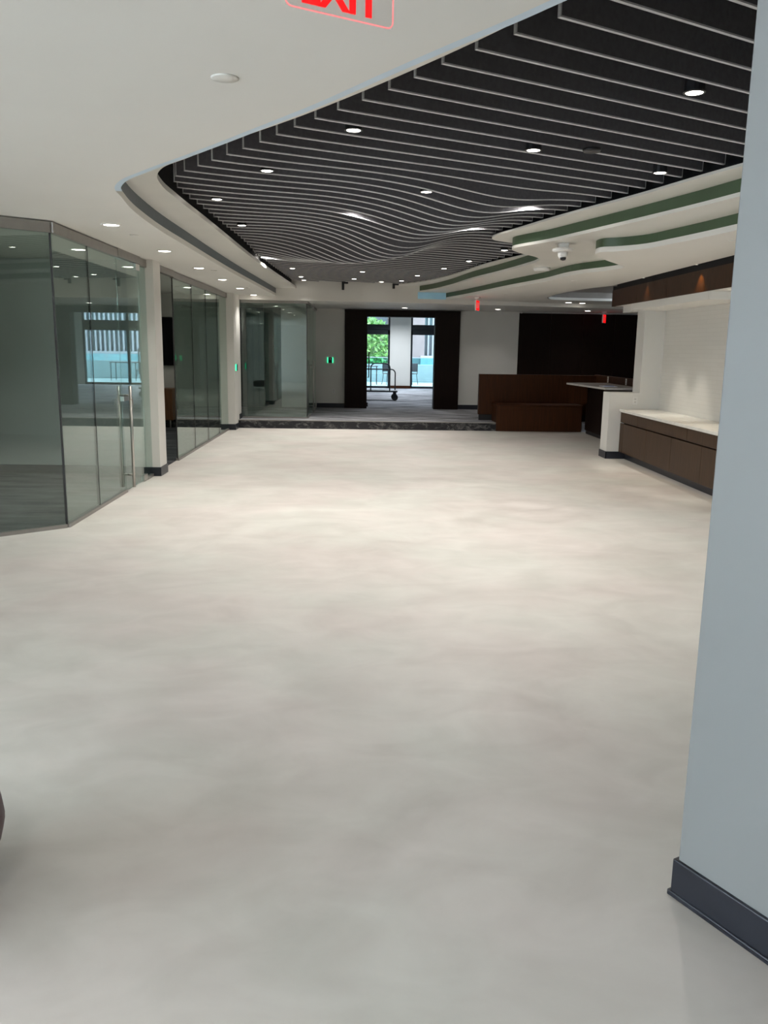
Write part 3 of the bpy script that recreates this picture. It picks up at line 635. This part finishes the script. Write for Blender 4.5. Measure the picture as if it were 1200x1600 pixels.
for k, (y, z) in enumerate([(11.75, 2.209), (11.05, 2.209), (9.5, 2.303)]):
    spot('recessed_spot', 'small flush spot above the counter, %s from the low white wall' % ORD[k], (4.10, y, z), (4.105, y, 1.0), [22, 22, 22][k], [52, 52, 50][k], (1, .95, .86), None)
# ------------------------------------------------------------------ exit signs
ex = empty('exit_sign', 'edge lit clear EXIT sign with red letters close overhead', 'exit sign', (-.06, 2.25, 2.40), rz=math.atan2(.14, .26))
MB().box(-.147, .147, -.004, .004, 0, .16).build('acrylic_panel', 'acrylic', ex, bevel=.002)
rim = []
for a0, cx, cz in ((180, -.132, .016), (270, .132, .016)):
    for k in range(7):
        a = math.radians(a0 + 15 * k); rim.append((cx + .016 * math.cos(a), 0, cz + .016 * math.sin(a)))
MB().tube([(-.148, 0, .165)] + rim + [(.148, 0, .165)], .0022, 6).build('lit_edge', 'pink_edge', ex)
me = text_mesh('EXIT', .215, .078, .004, .03); o = link('lettering', me, 'red_glow', ex); o.location = (-.0, -.0065, .011)
MB().box(-.16, .16, -.03, .03, .162, .199).build('housing', 'steel', ex, bevel=.004)
def small_exit(label, x, y, ztop, rz, w=.3):
    t = empty('exit_sign', label, 'exit sign', (x, y, ztop), rz=rz)
    MB().box(-.05, .05, -.05, .05, -.03, 0).build('canopy', 'white_plastic', t, bevel=.005)
    MB().box(-w / 2, w / 2, -.012, .012, -.26, -.06).build('panel', 'white_plastic', t, bevel=.003)
    MB().box(-.02, .02, -.01, .01, -.06, -.03).build('stem', 'white_plastic', t)
    for s_ in (-1, 1):
        MB().box(-w / 2 + .012, w / 2 - .012, s_ * .0135 - .001, s_ * .0135 + .001, -.25, -.07).build('red_face', 'red_glow', t)
        me = text_mesh('EXIT', w * .72, .10, .002, .02); q = link('lettering', me, 'white_plastic', t); q.location = (0, s_ * .0155, -.21); q.rotation_euler = (0, 0, 0 if s_ < 0 else math.pi)
    return t
small_exit('red exit sign seen edge on below the white stepped ceiling', 2.2, 16.4, ZC, math.radians(70))
small_exit('red exit sign hanging in front of the dark panelling', 5.64, 19.8, ZK, math.radians(62))

# ------------------------------------------------------------------ ceiling fittings
def disc(name, label, cat, x, y, z, r, m='white_plastic', h=.012, group=None):
    return tag(MB().lathe([(r, 0), (r, -h * .5), (r * .9, -h), (.004, -h * 1.05)], (x, y, z), 24).build(name, m, smooth=True), label, cat, group)
disc('speaker_cover', 'flat round ceiling cover near the lit exit sign', 'ceiling cover', -.53, 3.43, ZC, .053, 'cove_paint', .006)
for k, (x, y) in enumerate([(-2.12, 8.11), (-2.0, 11.65), (-1.98, 14.9)]):
    disc('sprinkler_cover', '%s small round sprinkler cover beside the glass office downlights' % ORD[k], 'sprinkler cover', x, y, ZC, .04, 'cove_paint', .008, 'sprinkler covers by the offices')
for k, (x, y) in enumerate([(3.05, 12.36), (3.33, 7.74), (2.62, 15.6)]):
    disc('sprinkler_cover', 'small round sprinkler cover ' + ['between green fascia and oval recess', 'by the grey wall end', 'close to the edge on exit sign'][k], 'sprinkler cover', x, y, ZC, .04, 'cove_paint', .008, 'sprinkler covers by the fascia')
disc('ceiling_speaker', 'round white dome speaker inside the ceiling bay', 'speaker', 2.48, 11.9, ZB, .115, 'white_plastic', .045)
disc('baffle_sensor', 'black round sensor between the dark baffles', 'sensor', *(DU * 4.13 + DN * (V0 + DV * 6.5)), 2.89, .06, 'black_plastic', .02)
cm = empty('security_camera', 'white dome security camera on the middle ceiling step', 'camera', (2.14, 9.23, ZB))
MB().box(-.05, .05, -.05, .05, -.06, 0).build('mount', 'white_plastic', cm, bevel=.008)
MB().lathe([(.10, -.055), (.112, -.062), (.112, -.08), (.07, -.088)], seg=24).build('collar', 'white_plastic', cm, smooth=True)
MB().lathe([(.055, -.085), (.052, -.13), (.035, -.16), (.004, -.17)], seg=20).build('head', 'white_plastic', cm, smooth=True)
MB().lathe([(.034, -.150), (.028, -.176), (.004, -.182)], (0, -.018, 0), seg=16).build('lens', 'screen_black', cm, smooth=True)
for k, (x, y, w) in enumerate([(-.39, 17.05, 1), (.62, 17.22, .6)]):
    t = empty('track_head', 'black spotlight bracket below the baffles, ' + ['toward the glass room', 'by the white tip'][k], 'spotlight', (x, y, 2.86))
    MB().box(-.025, .025, -.025, .025, -.13 * w, .03).build('stem', 'black_plastic', t, bevel=.004)
    MB().box(.025, .10, -.02, .02, -.01, .025).build('arm', 'black_plastic', t)
tag(MB().lathe([(.035, 0), (.035, -.02), (.02, -.04), (.004, -.045)], (3.80, 20.35, ZK), 16).build('corner_sensor', 'white_plastic', smooth=True), 'tiny white sensor at the corner of the dark panelling', 'sensor')

# ------------------------------------------------------------------ cart in the corridor
ca = empty('platform_cart', 'dark steel platform cart with two hoop rails in the corridor', 'cart', (.45, 23.8, F))
ox, oy, oz = .45, 23.8, F
MB().box(-.10 - ox, 1.0 - ox, 23.50 - oy, 24.05 - oy, .24, .28).build('deck', 'cart_steel', ca, bevel=.006)
def hoop(x0, x1, y, zt, r=.12):
    P = [(x0, y, .27)]
    for k in range(7): a = math.pi - k * math.pi / 12; P.append((x0 + r + r * math.cos(a), y, zt - r + r * math.sin(a)))
    for k in range(7): a = math.pi / 2 - k * math.pi / 12; P.append((x1 - r + r * math.cos(a), y, zt - r + r * math.sin(a)))
    return P + [(x1, y, .27)]
MB().tube(hoop(-.08 - ox, .95 - ox, .22, .86), .017, 8).build('hoop_rail', 'cart_steel', ca, smooth=True)
MB().tube(hoop(.25 - ox, .78 - ox, -.26, 1.03), .017, 8).build('hoop_rail', 'cart_steel', ca, smooth=True)
for x in (.0, .93):
    for y in (-.2, .16):
        w = MB(); prof = [(.02, -.02), (.085, -.02), (.092, -.008), (.092, .008), (.085, .02), (.02, .02)]
        w.lathe(prof, seg=20); w.v = [(a + x - ox, c + y, b + .093) for a, b, c in w.v]
        wo = w.build('wheel', 'rubber', ca, smooth=False)
        MB().box(x - ox - .04, x - ox + .04, y - .03, y - .024, .08, .24).box(x - ox - .04, x - ox + .04, y + .024, y + .03, .08, .24).build('caster_fork', 'cart_steel', wo)

# ------------------------------------------------------------------ stool at the edge of the picture
st = empty('stool', 'maroon round cushioned stool cut by the picture edge', 'stool', (-1.376, 2.17, 0))
MB().lathe([(.05, .10), (.20, .105), (.29, .12), (.325, .145), (.338, .175), (.344, .205), (.345, .225), (.343, .245), (.337, .275), (.322, .302), (.28, .325), (.20, .338), (.004, .345)], seg=32).build('cushion', 'maroon', st, smooth=True)
for k in range(4):
    a = math.radians(35 + 90 * k); MB().tube([(.22 * math.cos(a), .22 * math.sin(a), .11), (.27 * math.cos(a), .27 * math.sin(a), 0.006)], .016, 8).build('leg', 'steel', st, smooth=True)

# ------------------------------------------------------------------ outside
struct(MB().box(-14, 22, 31.4, 40, -.1, F).build('floor_terrace', 'terrace_stone'), 'pale terrace paving outside the far windows')
struct(MB().box(-40, 60, 40, 120, -3.2, -3).build('ground_street', 'terrace_stone'), 'ground far below the terrace')
pl = tag(MB().box(-12, 20, 37.2, 37.6, F, .93).build('parapet', 'terrace_stone', bevel=.02), 'low pale parapet at the edge of the terrace', 'parapet')
rl = empty('glass_railing', 'blue green glass railing on the terrace parapet', 'railing', (4, 37.4, .93))
for k in range(14): MB().box(-14 + k * 2.0 + .02, -12.02 + k * 2.0, -.006, .006, 0.0, .28).build('pane', 'rail_glass', rl)
MB().box(-14, 14, -.02, .02, .28, .31).build('top_rail', 'fin_white', rl)
def chair(label, x, y, rz):
    t = empty('terrace_chair', label, 'chair', (x, y, F), 'terrace chairs', rz)
    MB().box(-.22, .22, -.22, .22, .43, .46).build('seat', 'cart_steel', t, bevel=.006)
    MB().prism([(-.22, .20), (.22, .20), (.22, .225), (-.22, .225)], .52, .86).build('backrest', 'cart_steel', t, bevel=.01)
    for sx in (-.2, .2):
        for sy in (-.2, .2): MB().tube([(sx * .9, sy * .9, .44), (sx * 1.15, sy * 1.15, 0)], .012, 6).build('leg', 'cart_steel', t)
        MB().tube([(sx, .2, .44), (sx, .215, .56)], .012, 6).build('back_post', 'cart_steel', t)
    return t
chair('dark terrace chair beyond the first far window', 1.12, 34.4, .4)
chair('dark terrace chair just past the white pier', 1.99, 34.6, -.6)
chair('dark terrace chair deep behind the far mullion', 3.7, 34.6, .2)
def table(label, x, y):
    t = empty('terrace_table', label, 'table', (x, y, F), 'terrace tables')
    MB().box(-.55, .55, -.4, .4, .72, .75).build('table_top', 'cart_steel', t, bevel=.006)
    for sx in (-.5, .5):
        for sy in (-.35, .35): MB().tube([(sx, sy, .73), (sx, sy, 0)], .018, 6).build('leg', 'cart_steel', t)
table('slim dark terrace table beside the first window chair', .1, 34.5)
table('slim dark terrace table seen past the far mullion', 4.5, 34.9)
bd = empty('office_building', 'pale building with tall white fins across the street', 'building', (4.75, 66, -3))
MB().box(-2.4, .1, 0, 8, 0, 16).build('brick_wall', 'brick_pale', bd)
MB().box(.1, 26, 1.5, 8, 0, 16).build('wall', 'terrace_stone', bd)
for k in range(44): MB().box(.05 + k * .36, .19 + k * .36, 1.1, 1.5, 4.1, 16).build('fin', 'fin_white', bd)
for k in range(11): MB().box(.22 + k * 1.44, 1.30 + k * 1.44, 1.44, 1.5, 4.2, 5.6).build('window', 'slate_paint', bd)
MB().box(-.2, 26, -.4, 1.6, 3.3, 4.1).build('canopy', 'fin_white', bd)
for k in range(2): MB().box(-1.9, -1.0, -.03, 0, 5.2 + 2.8 * k, 6.3 + 2.8 * k).build('window', 'slate_paint', bd)
b2 = empty('brick_building', 'pale brick building behind the tree', 'building', (-8, 75, -3))
MB().box(-14, 12.5, 0, 8, 0, 17).build('wall', 'brick_pale', b2)
for k in range(6):
    for j in range(4): MB().box(-12 + k * 4, -9.8 + k * 4, -.05, 0, 3 + j * 3.4, 5 + j * 3.4).build('window', 'slate_paint', b2)
def tree(label, x, y, z, rx, rz, n):
    t = empty('tree', label, 'tree', (x, y, z), 'trees beyond the terrace')
    MB().tube([(0, 0, 0), (.05, 0, rz * .8), (.02, .05, rz * 1.3)], .12, 8).build('trunk', 'bark', t, smooth=True)
    for m_, seed in (('leaf', 1), ('leaf_light', 2)):
        rnd = random.Random(seed + int(x * 10)); mb = MB()
        for _ in range(n):
            while True:
                p = Vector((rnd.uniform(-1, 1), rnd.uniform(-1, 1), rnd.uniform(-1, 1)))
                if p.length < 1: break
            p = Vector((p.x * rx, p.y * rx, p.z * rz + rz * 1.4))
            a = Vector((rnd.uniform(-1, 1), rnd.uniform(-1, 1), rnd.uniform(-1, 1))).normalized(); b = a.orthogonal().normalized(); s_ = rnd.uniform(.08, .18)
            mb.add([p - a * s_, p + b * s_ * .5, p + a * s_, p - b * s_ * .5], [(0, 1, 2, 3)])
        me = bpy.data.meshes.new('foliage'); me.from_pydata(mb.v, [], mb.f); me.update()
        tag(link('foliage', me, m_, t), kind='stuff')
tree('bright green leafy tree filling the first far window', .45, 45, -3, 1.7, 2.6, 2400)
tree('green tree standing further back behind the first tree', -2.6, 52, -3, 2.6, 2.6, 1800)
